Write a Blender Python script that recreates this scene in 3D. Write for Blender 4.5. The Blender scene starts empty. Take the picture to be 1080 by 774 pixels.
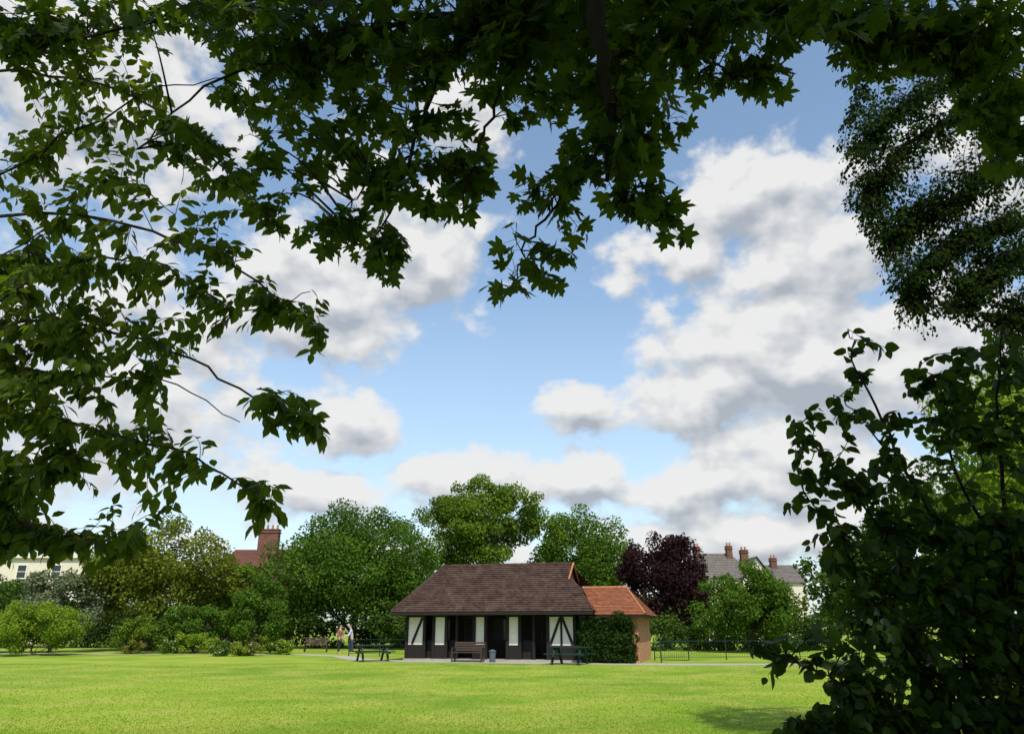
import bpy, bmesh, math, random
import numpy as np
from mathutils import Vector, Matrix

scene = bpy.context.scene
scene.view_settings.view_transform = 'Standard'
scene.view_settings.look = 'None'
scene.view_settings.exposure = 0
COL = scene.collection
EYE = 1.6

# ------------------------------------------------------------------ helpers
def link(o):
    COL.objects.link(o); return o

def thing(name, label, category, loc=(0, 0, 0), group=None):
    e = bpy.data.objects.new(name, None)
    e.empty_display_size = 0.3
    e.location = loc
    e["label"] = label; e["category"] = category
    if group: e["group"] = group
    return link(e)

def put(name, me, mat, parent=None, loc=None):
    o = bpy.data.objects.new(name, me)
    if mat is not None: me.materials.append(mat)
    link(o)
    if parent is not None: o.parent = parent
    if loc is not None: o.location = loc
    return o

def box(bm, c, s, rot=None):
    m = Matrix.Translation(c)
    if rot is not None: m = m @ rot
    m = m @ Matrix.Diagonal((s[0], s[1], s[2], 1))
    bmesh.ops.create_cube(bm, size=1, matrix=m)

def bm_part(name, fn, mat, parent, loc=None, bevel=0.0):
    bm = bmesh.new(); fn(bm)
    if bevel > 0:
        bmesh.ops.bevel(bm, geom=bm.edges[:], offset=bevel, segments=1, affect='EDGES')
    bmesh.ops.recalc_face_normals(bm, faces=bm.faces[:])
    me = bpy.data.meshes.new(name); bm.to_mesh(me); bm.free()
    return put(name, me, mat, parent, loc)

def np_mesh(name, V, F, tone=None):
    me = bpy.data.meshes.new(name)
    n = len(V); m, k = F.shape
    me.vertices.add(n); me.vertices.foreach_set("co", V.astype(np.float32).ravel())
    me.loops.add(m*k); me.loops.foreach_set("vertex_index", F.astype(np.int32).ravel())
    me.polygons.add(m); me.polygons.foreach_set("loop_start", (np.arange(m)*k).astype(np.int32))
    me.update(calc_edges=True)
    if tone is not None:
        a = me.attributes.new("tone", 'FLOAT', 'POINT')
        a.data.foreach_set("value", tone.astype(np.float32))
    return me

def tube(V, F, pts, radii, sides=5):
    base = len(V)
    n = len(pts)
    prev = None
    for i in range(n):
        a = pts[max(i-1, 0)]; b = pts[min(i+1, n-1)]
        t = (b-a)
        if t.length < 1e-6: t = Vector((0, 0, 1))
        t.normalize()
        ref = Vector((0, 0, 1)) if abs(t.z) < 0.9 else Vector((1, 0, 0))
        u = t.cross(ref).normalized() if prev is None else (prev - t*prev.dot(t)).normalized()
        prev = u
        w = t.cross(u)
        for j in range(sides):
            an = 2*math.pi*j/sides
            p = pts[i] + (u*math.cos(an)+w*math.sin(an))*radii[i]
            V.append((p.x, p.y, p.z))
    for i in range(n-1):
        for j in range(sides):
            k = (j+1) % sides
            F.append((base+i*sides+j, base+i*sides+k, base+(i+1)*sides+k, base+(i+1)*sides+j))

def tube_mesh(name, V, F):
    return np_mesh(name, np.array(V), np.array(F))

def unit(a):
    return a/np.maximum(np.linalg.norm(a, axis=1, keepdims=True), 1e-9)

def leaves_mesh(name, tv, tf, pos, tip, nrm, size, tone):
    tv = np.array(tv, float); tf = np.array(tf, int)
    tip = unit(tip)
    nrm = unit(nrm - tip*np.sum(nrm*tip, axis=1, keepdims=True))
    side = np.cross(tip, nrm)
    n = len(pos); k = len(tv)
    s = size[:, None, None]
    V = pos[:, None, :] + s*(tv[None, :, 0:1]*side[:, None, :] + tv[None, :, 1:2]*tip[:, None, :] + tv[None, :, 2:3]*nrm[:, None, :])
    F = (tf[None, :, :] + (np.arange(n)*k)[:, None, None]).reshape(-1, tf.shape[1])
    return np_mesh(name, V.reshape(-1, 3), F, np.repeat(tone, k))

QUAD_V = [(0, 0, 0), (0.36, 0.5, 0.08), (0, 1, -0.05), (-0.36, 0.5, 0.08)]
QUAD_F = [(0, 1, 2, 3)]
OV_V = [(0, 0, 0), (.25, .3, .05), (-.25, .3, .05), (.23, .62, .02), (-.23, .62, .02), (0, 1, -.14), (0, .3, 0), (0, .65, -.03)]
OV_F = [(0, 1, 6), (0, 6, 2), (6, 1, 3), (6, 3, 7), (2, 6, 7), (2, 7, 4), (7, 3, 5), (4, 7, 5)]
HZ_V = [(0, 0, 0), (.34, .16, .04), (-.34, .16, .04), (.43, .5, .05), (-.43, .5, .05), (.26, .82, .0), (-.26, .82, .0), (0, 1.1, -.1), (0, .5, -.02)]
HZ_F = [(8, 0, 1), (8, 1, 3), (8, 3, 5), (8, 5, 7), (8, 7, 6), (8, 6, 4), (8, 4, 2), (8, 2, 0)]
half = [(.17, -.05), (.36, .0), (.64, .07), (.53, .2), (.36, .29), (.57, .42), (.66, .68), (.44, .62), (.2, .55), (.27, .79), (.12, .84)]
mv = [(0, .04)] + half + [(0, 1.06)] + [(-x, y) for x, y in reversed(half)]
def mz(x, y): return .14*abs(x) - .16*(x*x+(y-.3)**2)
MP_V = [(0, .3, 0)] + [(x, y, mz(x, y)) for x, y in mv]
MP_F = [(0, 1+i, 1+(i+1) % len(mv)) for i in range(len(mv))]

# ------------------------------------------------------------------ materials
def new_mat(name):
    m = bpy.data.materials.new(name); m.use_nodes = True
    nt = m.node_tree; nt.nodes.clear()
    out = nt.nodes.new('ShaderNodeOutputMaterial')
    return m, nt, out

def N(nt, t, **kw):
    n = nt.nodes.new(t)
    for k, v in kw.items(): setattr(n, k, v)
    return n

def math_n(nt, op, a, b=None, c=None, clamp=False):
    n = nt.nodes.new('ShaderNodeMath'); n.operation = op; n.use_clamp = clamp
    for i, v in enumerate((a, b, c)):
        if v is None: continue
        if isinstance(v, (int, float)): n.inputs[i].default_value = v
        else: nt.links.new(v, n.inputs[i])
    return n.outputs[0]

def mixc(nt, fac, a, b, blend='MIX'):
    n = nt.nodes.new('ShaderNodeMix'); n.data_type = 'RGBA'; n.blend_type = blend
    for sock, v in ((n.inputs[0], fac), (n.inputs[6], a), (n.inputs[7], b)):
        if isinstance(v, (int, float)): sock.default_value = v
        elif isinstance(v, tuple): sock.default_value = (v[0], v[1], v[2], 1)
        else: nt.links.new(v, sock)
    return n.outputs[2]

def leaf_mat(name, dark, light, transl=0.3, rough=0.5, spec=0.0, tcol=None):
    m, nt, out = new_mat(name)
    at = N(nt, 'ShaderNodeAttribute', attribute_name='tone')
    geo = N(nt, 'ShaderNodeNewGeometry')
    f = math_n(nt, 'MULTIPLY', at.outputs['Fac'], 0.62)
    f = math_n(nt, 'MULTIPLY_ADD', geo.outputs['Random Per Island'], 0.38, f)
    c = mixc(nt, f, dark, light)
    if spec > 0:
        p = N(nt, 'ShaderNodeBsdfPrincipled')
        p.inputs['Roughness'].default_value = rough
        p.inputs['Specular IOR Level'].default_value = spec
        nt.links.new(c, p.inputs['Base Color'])
    else:
        p = N(nt, 'ShaderNodeBsdfDiffuse'); nt.links.new(c, p.inputs['Color'])
    tr = N(nt, 'ShaderNodeBsdfTranslucent')
    tc = mixc(nt, 0.5, c, tcol or (light[0]*1.6, light[1]*1.7, light[2]*.7))
    nt.links.new(tc, tr.inputs['Color'])
    mx = N(nt, 'ShaderNodeMixShader'); mx.inputs[0].default_value = transl
    nt.links.new(p.outputs[0], mx.inputs[1]); nt.links.new(tr.outputs[0], mx.inputs[2])
    nt.links.new(mx.outputs[0], out.inputs[0])
    return m

def plain(name, col, rough=0.7, var=0.25, scale=6.0, bump=0.15, metallic=0.0, stretch=(1, 1, 1)):
    m, nt, out = new_mat(name)
    tc = N(nt, 'ShaderNodeTexCoord')
    mp = N(nt, 'ShaderNodeMapping'); mp.inputs['Scale'].default_value = stretch
    nt.links.new(tc.outputs['Object'], mp.inputs[0])
    no = N(nt, 'ShaderNodeTexNoise'); no.inputs['Scale'].default_value = scale; no.inputs['Detail'].default_value = 6
    nt.links.new(mp.outputs[0], no.inputs['Vector'])
    c = mixc(nt, no.outputs['Fac'], tuple(v*(1-var) for v in col), tuple(min(1, v*(1+var)) for v in col))
    p = N(nt, 'ShaderNodeBsdfPrincipled')
    p.inputs['Roughness'].default_value = rough; p.inputs['Metallic'].default_value = metallic
    p.inputs['Specular IOR Level'].default_value = .3
    nt.links.new(c, p.inputs['Base Color'])
    b = N(nt, 'ShaderNodeBump'); b.inputs['Strength'].default_value = bump; b.inputs['Distance'].default_value = 0.02
    nt.links.new(no.outputs['Fac'], b.inputs['Height']); nt.links.new(b.outputs[0], p.inputs['Normal'])
    nt.links.new(p.outputs[0], out.inputs[0])
    return m

def brickish(name, c1, c2, mortar, bw, bh, msize=0.012, zk=1.0, rough=0.85, patch=None, pf=.6, pscale=1.1):
    m, nt, out = new_mat(name)
    tc = N(nt, 'ShaderNodeTexCoord'); sp = N(nt, 'ShaderNodeSeparateXYZ')
    nt.links.new(tc.outputs['Object'], sp.inputs[0])
    u = math_n(nt, 'ADD', sp.outputs[0], sp.outputs[1]); v = math_n(nt, 'MULTIPLY', sp.outputs[2], zk)
    cb = N(nt, 'ShaderNodeCombineXYZ'); nt.links.new(u, cb.inputs[0]); nt.links.new(v, cb.inputs[1])
    br = N(nt, 'ShaderNodeTexBrick'); nt.links.new(cb.outputs[0], br.inputs['Vector'])
    br.inputs['Scale'].default_value = 1; br.inputs['Brick Width'].default_value = bw
    br.inputs['Row Height'].default_value = bh; br.inputs['Mortar Size'].default_value = msize
    br.inputs['Color1'].default_value = (*c1, 1); br.inputs['Color2'].default_value = (*c2, 1); br.inputs['Mortar'].default_value = (*mortar, 1)
    no = N(nt, 'ShaderNodeTexNoise'); no.inputs['Scale'].default_value = pscale; no.inputs['Detail'].default_value = 10; no.inputs['Roughness'].default_value = .65
    nt.links.new(tc.outputs['Object'], no.inputs['Vector'])
    r = N(nt, 'ShaderNodeMapRange'); r.inputs[1].default_value = .42; r.inputs[2].default_value = .64
    nt.links.new(no.outputs['Fac'], r.inputs[0])
    pc = patch or tuple(x*.55 for x in c1)
    c = mixc(nt, math_n(nt, 'MULTIPLY', r.outputs[0], pf), br.outputs['Color'], pc)
    no2 = N(nt, 'ShaderNodeTexNoise'); no2.inputs['Scale'].default_value = 5; no2.inputs['Detail'].default_value = 8
    nt.links.new(tc.outputs['Object'], no2.inputs['Vector'])
    c = mixc(nt, math_n(nt, 'MULTIPLY_ADD', no2.outputs['Fac'], 1.9, -.65, clamp=True), mixc(nt, 1.0, c, (.5, .48, .48), 'MULTIPLY'), c)
    p = N(nt, 'ShaderNodeBsdfPrincipled'); p.inputs['Roughness'].default_value = rough
    p.inputs['Specular IOR Level'].default_value = .15
    nt.links.new(c, p.inputs['Base Color'])
    b = N(nt, 'ShaderNodeBump'); b.inputs['Strength'].default_value = .4; b.inputs['Distance'].default_value = .02; b.invert = True
    nt.links.new(br.outputs['Fac'], b.inputs['Height']); nt.links.new(b.outputs[0], p.inputs['Normal'])
    nt.links.new(p.outputs[0], out.inputs[0])
    return m

M_bark = plain("bark", (.055, .042, .03), .9, .45, 9, .8, stretch=(1, 1, .25))
M_barkdark = plain("dark_bark", (.008, .006, .005), .95, .4, 12, .6)
M_barkgrey = plain("grey_bark", (.030, .024, .018), .9, .35, 14, .5)
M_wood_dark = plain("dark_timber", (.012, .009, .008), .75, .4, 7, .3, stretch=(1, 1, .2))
M_shadowwood = plain("shade_dark_boarding", (.012, .008, .007), .8, .4, 8, .3, stretch=(4, 1, .2))  # dark boards, colour deepened to give the veranda recess its shade
M_white = plain("white_render", (.66, .63, .54), .85, .16, 3, .1)
M_cream = plain("cream_render", (.58, .53, .43), .85, .1, 2, .1)
M_glass = plain("window_glass", (.03, .035, .04), .12, .2, 2, 0)
M_greenpaint = plain("green_paint", (.008, .028, .020), .5, .2, 9, .05)
M_tablewood = plain("weathered_wood", (.045, .030, .022), .8, .35, 10, .3)
M_path = plain("path_tarmac", (.32, .30, .25), .95, .22, 3, .25)
M_brick = brickish("brick_wall", (.74, .33, .15), (.64, .26, .12), (.55, .42, .3), .22, .075, .01, pf=.15)
M_brickfar = brickish("brick_far", (.27, .105, .07), (.21, .085, .055), (.22, .18, .14), .22, .075, .01)
M_tilebrown = brickish("brown_tile", (.110, .058, .042), (.056, .034, .027), (.022, .016, .013), .17, .16, .008, 1.0, patch=(.135, .093, .066), pf=.75, pscale=1.6)
M_tileorange = brickish("orange_tile", (.52, .19, .085), (.38, .135, .065), (.12, .05, .03), .17, .12, .008, 1.0, patch=(.34, .17, .09), pf=.5, pscale=1.8)
M_tilered = brickish("red_tile", (.26, .10, .065), (.18, .075, .05), (.07, .04, .03), .17, .14, .008, 1.0, patch=(.17, .10, .07), pf=.6, pscale=1.2)
M_ridgeorange = plain("terracotta_ridge", (.34, .145, .07), .8, .35, 7, .2)
M_slate = brickish("grey_slate", (.24, .22, .20), (.18, .165, .15), (.08, .08, .08), .3, .2, .01, patch=(.19, .165, .13))
M_bin = plain("grey_plastic", (.08, .10, .12), .5, .1, 4, .02)

# ------------------------------------------------------------------ camera, sun, world
cam_d = bpy.data.cameras.new("camera"); cam = link(bpy.data.objects.new("camera", cam_d))
cam.location = (0, 0, EYE); cam.rotation_euler = (math.radians(90+19.36), 0, 0)
cam_d.lens = 26; cam_d.sensor_width = 36; cam_d.clip_end = 3000; cam_d.clip_start = .05
scene.camera = cam

ldir = Vector((-.14, .60, -.84)).normalized()
sd = bpy.data.lights.new("sun", 'SUN'); sd.energy = 4.8; sd.angle = math.radians(.5); sd.color = (1, .95, .86)
so = link(bpy.data.objects.new("sun", sd)); so.rotation_euler = ldir.to_track_quat('-Z', 'Y').to_euler()
so.location = (20, -30, 60)

w = bpy.data.worlds.new("World"); scene.world = w; w.use_nodes = True
nt = w.node_tree; nt.nodes.clear()
wout = N(nt, 'ShaderNodeOutputWorld')
sky = N(nt, 'ShaderNodeTexSky', sky_type='NISHITA'); sky.sun_disc = False
sky.sun_elevation = math.asin(-ldir.z); sky.sun_rotation = math.atan2(-ldir.x, -ldir.y)
sky.air_density = 1.0; sky.dust_density = .8; sky.ozone_density = 1.2
tc = N(nt, 'ShaderNodeTexCoord'); sp = N(nt, 'ShaderNodeSeparateXYZ'); nt.links.new(tc.outputs['Generated'], sp.inputs[0])
az = math_n(nt, 'ARCTAN2', sp.outputs[0], sp.outputs[1]); el = math_n(nt, 'ARCSINE', sp.outputs[2])
skc = mixc(nt, 1.0, sky.outputs[0], (1.78, 1.75, 1.60), 'MULTIPLY')
hz = math_n(nt, 'MULTIPLY_ADD', math_n(nt, 'ABSOLUTE', el), -2.2, .95, clamp=True)
skc = mixc(nt, math_n(nt, 'MULTIPLY', hz, .7), skc, (3.8, 4.7, 5.7))
bg1 = N(nt, 'ShaderNodeBackground'); bg1.inputs[1].default_value = .135
nt.links.new(skc, bg1.inputs[0])
blobs = [(-.157, .48, .15, .095, 1), (-.30, .42, .17, .11, 1), (-.23, .56, .12, .08, .8), (.36, .535, .15, .070, 1),
         (.27, .485, .14, .045, .9), (.44, .447, .12, .085, 1), (.34, .36, .15, .075, 1.15), (.41, .31, .16, .085, 1.2), (.27, .295, .11, .06, 1.05), (.38, .43, .10, .05, .9),
         (.57, .31, .17, .09, 1), (.1, .285, .072, .036, 1.12), (-.221, .257, .08, .055, 1), (-.25, .158, .12, .04, .95),
         (-.065, .185, .12, .042, .97), (.078, .19, .10, .045, .97), (.228, .17, .12, .060, .97), (.38, .19, .19, .08, .98), (.318, .105, .27, .055, .9),
         (-.077, .667, .1, .07, .9), (-.6, .6, .22, .16, .95), (.155, .45, .07, .035, .75), (-.53, .28, .26, .2, .85), (0, .09, 1.2, .06, .55), (.75, .5, .3, .2, .8)]
grp = bpy.data.node_groups.new("cloud_density", 'ShaderNodeTree')
grp.interface.new_socket("P", in_out='INPUT', socket_type='NodeSocketVector')
grp.interface.new_socket("D", in_out='OUTPUT', socket_type='NodeSocketFloat')
grp.interface.new_socket("S", in_out='OUTPUT', socket_type='NodeSocketFloat')
gi = N(grp, 'NodeGroupInput'); go = N(grp, 'NodeGroupOutput')
wn = N(grp, 'ShaderNodeTexNoise'); wn.inputs['Scale'].default_value = 9; wn.inputs['Detail'].default_value = 3
grp.links.new(gi.outputs[0], wn.inputs['Vector'])
v1 = N(grp, 'ShaderNodeVectorMath', operation='SUBTRACT'); grp.links.new(wn.outputs['Color'], v1.inputs[0]); v1.inputs[1].default_value = (.5, .5, .5)
v2 = N(grp, 'ShaderNodeVectorMath', operation='MULTIPLY_ADD'); grp.links.new(v1.outputs[0], v2.inputs[0]); v2.inputs[1].default_value = (.09, .06, 0)
grp.links.new(gi.outputs[0], v2.inputs[2])
tot = None
for (a, e, ra, re, amp) in blobs:
    s2 = N(grp, 'ShaderNodeVectorMath', operation='MULTIPLY_ADD'); grp.links.new(v2.outputs[0], s2.inputs[0])
    s2.inputs[1].default_value = (1/ra, 1/re, 0); s2.inputs[2].default_value = (-a/ra, -e/re, 0)
    s3 = N(grp, 'ShaderNodeVectorMath', operation='LENGTH'); grp.links.new(s2.outputs[0], s3.inputs[0])
    q = math_n(grp, 'MULTIPLY_ADD', s3.outputs['Value'], -.62*amp, amp)
    tot = math_n(grp, 'MAXIMUM', q, 0.0) if tot is None else math_n(grp, 'SMOOTH_MAX', tot, q, .22)
sc = N(grp, 'ShaderNodeVectorMath', operation='MULTIPLY'); grp.links.new(gi.outputs[0], sc.inputs[0]); sc.inputs[1].default_value = (1, 1.35, 1)
n1 = N(grp, 'ShaderNodeTexNoise'); n1.inputs['Scale'].default_value = 13; n1.inputs['Detail'].default_value = 7; n1.inputs['Roughness'].default_value = .55
grp.links.new(sc.outputs[0], n1.inputs['Vector'])
n1b = N(grp, 'ShaderNodeTexNoise'); n1b.inputs['Scale'].default_value = 13; n1b.inputs['Detail'].default_value = 3; n1b.inputs['Roughness'].default_value = .5
grp.links.new(sc.outputs[0], n1b.inputs['Vector'])
D = math_n(grp, 'MULTIPLY_ADD', n1.outputs['Fac'], 1.3, -.65 - .45)
D = math_n(grp, 'ADD', D, tot)
grp.links.new(D, go.inputs[0])
S_ = math_n(grp, 'MULTIPLY_ADD', n1b.outputs['Fac'], 1.1, -1.01)
S_ = math_n(grp, 'ADD', S_, tot)
S_ = math_n(grp, 'MULTIPLY_ADD', D, .35, S_)
grp.links.new(S_, go.inputs[1])
def dens(off):
    cb = N(nt, 'ShaderNodeCombineXYZ')
    nt.links.new(math_n(nt, 'ADD', az, off[0]), cb.inputs[0]); nt.links.new(math_n(nt, 'ADD', el, off[1]), cb.inputs[1])
    g = N(nt, 'ShaderNodeGroup'); g.node_tree = grp; nt.links.new(cb.outputs[0], g.inputs[0]); return g.outputs[0], g.outputs[1]
d0, s0 = dens((0, 0)); d1, s1_ = dens((-.006, .026))
mr = N(nt, 'ShaderNodeMapRange', interpolation_type='SMOOTHSTEP'); mr.inputs[1].default_value = -.11; mr.inputs[2].default_value = .17
nt.links.new(d0, mr.inputs[0])
mask = mr.outputs[0]
lit = math_n(nt, 'SUBTRACT', s0, s1_)
lit = math_n(nt, 'MULTIPLY_ADD', lit, 1.9, .80)
thick = math_n(nt, 'MULTIPLY', math_n(nt, 'MAXIMUM', s0, 0.0), -.42)
lit = math_n(nt, 'ADD', lit, thick, clamp=True)
ccol = mixc(nt, lit, (.42, .46, .52), (.85, .85, .84))
bg2 = N(nt, 'ShaderNodeBackground'); nt.links.new(ccol, bg2.inputs[0]); bg2.inputs[1].default_value = 1.0
mask = math_n(nt, 'MULTIPLY', mask, .97)
ms = N(nt, 'ShaderNodeMixShader'); nt.links.new(mask, ms.inputs[0]); nt.links.new(bg1.outputs[0], ms.inputs[1]); nt.links.new(bg2.outputs[0], ms.inputs[2])
nt.links.new(ms.outputs[0], wout.inputs[0])

# ------------------------------------------------------------------ ground
m, nt2, out = new_mat("lawn_grass")
tc = N(nt2, 'ShaderNodeTexCoord')
n1 = N(nt2, 'ShaderNodeTexNoise'); n1.inputs['Scale'].default_value = .16; n1.inputs['Detail'].default_value = 6
n2 = N(nt2, 'ShaderNodeTexNoise'); n2.inputs['Scale'].default_value = .45; n2.inputs['Detail'].default_value = 7; n2.inputs['Roughness'].default_value = .6
n3 = N(nt2, 'ShaderNodeTexNoise'); n3.inputs['Scale'].default_value = 22; n3.inputs['Detail'].default_value = 6; n3.inputs['Roughness'].default_value = .8
for n_ in (n1, n2, n3): nt2.links.new(tc.outputs['Object'], n_.inputs['Vector'])
r1 = N(nt2, 'ShaderNodeMapRange'); r1.inputs[1].default_value = .40; r1.inputs[2].default_value = .60; nt2.links.new(n1.outputs['Fac'], r1.inputs[0])
r2 = N(nt2, 'ShaderNodeMapRange'); r2.inputs[1].default_value = .42; r2.inputs[2].default_value = .62; nt2.links.new(n2.outputs['Fac'], r2.inputs[0])
c = mixc(nt2, r1.outputs[0], (.125, .225, .014), (.215, .305, .024))
c = mixc(nt2, math_n(nt2, 'MULTIPLY', r2.outputs[0], .7), c, (.33, .335, .065))
r3 = N(nt2, 'ShaderNodeMapRange'); r3.inputs[1].default_value = .42; r3.inputs[2].default_value = .62; nt2.links.new(n3.outputs['Fac'], r3.inputs[0])
c = mixc(nt2, math_n(nt2, 'MULTIPLY_ADD', r3.outputs[0], -.15, .15), c, (.10, .17, .014))
p = N(nt2, 'ShaderNodeBsdfPrincipled'); p.inputs['Roughness'].default_value = .9; p.inputs['Specular IOR Level'].default_value = .1
nt2.links.new(c, p.inputs['Base Color'])
b = N(nt2, 'ShaderNodeBump'); b.inputs['Strength'].default_value = .2; b.inputs['Distance'].default_value = .03
nt2.links.new(n3.outputs['Fac'], b.inputs['Height']); nt2.links.new(b.outputs[0], p.inputs['Normal'])
nt2.links.new(p.outputs[0], out.inputs[0]); M_lawn = m
def fn(bm):
    bmesh.ops.create_grid(bm, x_segments=40, y_segments=40, size=1200)
g = bm_part("ground", fn, M_lawn, None); g["kind"] = "structure"

def ribbon(name, pts, width, z, mat):
    V = []; F = []
    P = [Vector((x, y, 0)) for x, y in pts]
    for i, q in enumerate(P):
        t = (P[min(i+1, len(P)-1)]-P[max(i-1, 0)]).normalized(); s = Vector((t.y, -t.x, 0))
        wd = width[i] if isinstance(width, (list, tuple)) else width
        for k in (-.5, .5):
            a = q + s*wd*k; V.append((a.x, a.y, z))
    for i in range(len(P)-1): F.append((2*i, 2*i+2, 2*i+3, 2*i+1))
    o = put(name, np_mesh(name, np.array(V), np.array(F)), mat); o["kind"] = "structure"; return o
ribbon("path", [(-60, 58), (-34, 51.5), (-26, 50), (-19, 50.3), (-13, 49), (-9.8, 46), (-8.6, 43), (-7.4, 40.8), (-5.5, 39.6), (0, 38.1), (4.5, 36.8), (7.5, 36.1), (10, 36.1), (14, 36.5), (22, 36.5), (40, 36)],
       [1.3, 1.2, 1.2, 1.2, 1.2, 1.2, 1.3, 1.5, 1.8, 2.2, 2.0, 1.8, 1.4, 1.3, 1.3, 1.3], .006, M_path)

# grass blades
rng = np.random.default_rng(5)
n = 120000
yy = 12.3 + 26*rng.random(n)**1.9
xx = (rng.random(n)*2-1)*.74*yy
keep = (yy < 36.5) & (yy < 36.6-.27*np.clip(xx, -9, 8)) & (yy < 35.1+(xx < 4)*5); xx = xx[keep]; yy = yy[keep]; n = len(xx)
h = .009+.020*rng.random(n)**1.5; wd = .005+.004*rng.random(n)+yy*.0002
an = rng.random(n)*math.pi
dx = np.cos(an)*wd; dy = np.sin(an)*wd
lx = rng.normal(0, .02, n); ly = rng.normal(0, .02, n)
V = np.stack([np.stack([xx-dx, yy-dy, np.zeros(n)], 1), np.stack([xx+dx, yy+dy, np.zeros(n)], 1), np.stack([xx+lx, yy+ly, h], 1)], 1).reshape(-1, 3)
F = np.arange(n*3).reshape(-1, 3)
patch = .45+.35*np.sin(xx*.9+1.3*np.sin(yy*.7))*np.sin(yy*.6+1.1*np.sin(xx*.5))
M_blade = leaf_mat("grass_blade", (.13, .215, .013), (.27, .325, .04), .4)
o = put("grass", np_mesh("grass", V, F, np.repeat(np.clip(patch+rng.normal(0, .10, n), 0, 1), 3)), M_blade); o["kind"] = "stuff"

# ------------------------------------------------------------------ leaf clouds (mid/far trees)
def leaf_cloud(name, clumps, per, size, mat, parent, seed, tv=QUAD_V, tf=QUAD_F, squash=.75):
    rng = np.random.default_rng(seed)
    C = np.array([c for c, r, t in clumps]); R = np.array([r for c, r, t in clumps]); T = np.array([t for c, r, t in clumps])
    wgt = R**2/np.sum(R**2); tot = int(per*len(C))
    idx = rng.choice(len(C), tot, p=wgt)
    d = unit(rng.normal(size=(tot, 3)))
    rad = R[idx]*(.45+.6*rng.random(tot)**.6)
    off = d*rad[:, None]; off[:, 2] *= squash
    pos = C[idx]+off
    pos[:, 2] = np.maximum(pos[:, 2], .02)
    nrm = d*.8 + rng.normal(size=(tot, 3))*.5 + np.array([0, 0, .35])
    tip = rng.normal(size=(tot, 3)) + np.array([0, 0, -.3])
    sz = size*(.6+.8*rng.random(tot))
    tone = np.clip(T[idx]+rng.normal(0, .12, tot), 0, 1)
    me = leaves_mesh(name, tv, tf, pos, tip, nrm, sz, tone)
    return put(name, me, mat, parent)

def ell_clumps(c, rad, k, seed, cr=(.18, .30), low=-.8):
    rng = random.Random(seed); out = []
    R = (rad[0]*rad[1]*rad[2])**(1/3)
    ph = [rng.uniform(0, 6.28) for _ in range(6)]
    while len(out) < k:
        v = Vector((rng.gauss(0, 1), rng.gauss(0, 1), rng.gauss(0, 1))).normalized()
        if v.z < low: continue
        if v.y > .6 and rng.random() < .5: continue
        a = math.atan2(v.y, v.x)
        lump = 1+.08*math.sin(3*a+ph[0])+.07*math.sin(5*a+ph[1]+3*v.z)+.08*math.sin(4*v.z*2+ph[2]+2*a)
        rr = (rng.random()**.34)*lump*.9
        q = Vector((c[0]+v.x*rad[0]*rr, c[1]+v.y*rad[1]*rr, c[2]+v.z*rad[2]*rr))
        r = R*rng.uniform(*cr)*(1.0 if rr < .8 else .72)
        out.append(((q.x, q.y, q.z), r, min(1, max(0, rng.uniform(.1, .9)))))
    return out

def bg_tree(name, label, x, y, base, top, rx, mat, leaves, leafsize, seed, k=70, ry=None, trunk_r=.28, cat="tree", barkm=None, cr=(.18, .30), extra=()):
    t = thing(name, label, cat, (0, 0, 0))
    rng = random.Random(seed)
    V = []; F = []
    th = base + (top-base)*.55
    tube(V, F, [Vector((x, y, -.05)), Vector((x+.05, y, base*.5+.02)), Vector((x-.1, y+.05, base+.3)), Vector((x+rng.uniform(-.3, .3), y, th))],
         [trunk_r*1.35, trunk_r, trunk_r*.8, trunk_r*.3], 9)
    for i in range(9):
        a = i*2.4+rng.uniform(-.3, .3); z0 = base*.8+rng.random()*(th-base*.8)*.8
        p0 = Vector((x, y, z0)); L = rx*rng.uniform(.5, .8)
        p2 = Vector((x+math.cos(a)*L, y+math.sin(a)*L, z0+(top-base)*rng.uniform(.15, .4)))
        tube(V, F, [p0, (p0+p2)/2+Vector((0, 0, -.15*L*.3)), p2], [trunk_r*.45, trunk_r*.3, trunk_r*.1], 6)
    put("trunk", tube_mesh("trunk", V, F), barkm or M_bark, t)
    zc = (base+top)/2
    cl = ell_clumps((x, y, zc), (rx, ry or rx*.9, (top-base)/2), k, seed, cr)
    for e in extra: cl += ell_clumps(e[0], e[1], e[2], seed+9, (.3, .45))
    leaf_cloud("crown", cl, leaves/len(cl), leafsize, mat, t, seed)
    return t

G_mid = leaf_mat("leaf_mid_green", (.028, .062, .010), (.095, .172, .020), .26)
G_yel = leaf_mat("leaf_yellow_green", (.042, .084, .012), (.145, .215, .022), .28)
G_dark = leaf_mat("leaf_dark_green", (.020, .046, .011), (.074, .125, .020), .2)
G_olive = leaf_mat("leaf_olive", (.052, .078, .012), (.18, .205, .026), .27)
G_grey = leaf_mat("leaf_grey_green", (.07, .09, .045), (.19, .22, .12), .2)
G_purple = leaf_mat("leaf_purple", (.014, .008, .010), (.042, .019, .021), .15)
G_bright = leaf_mat("leaf_bright", (.08, .14, .013), (.22, .30, .03), .3)
G_far = leaf_mat("leaf_far", (.035, .06, .018), (.09, .13, .03), .15)

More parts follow.
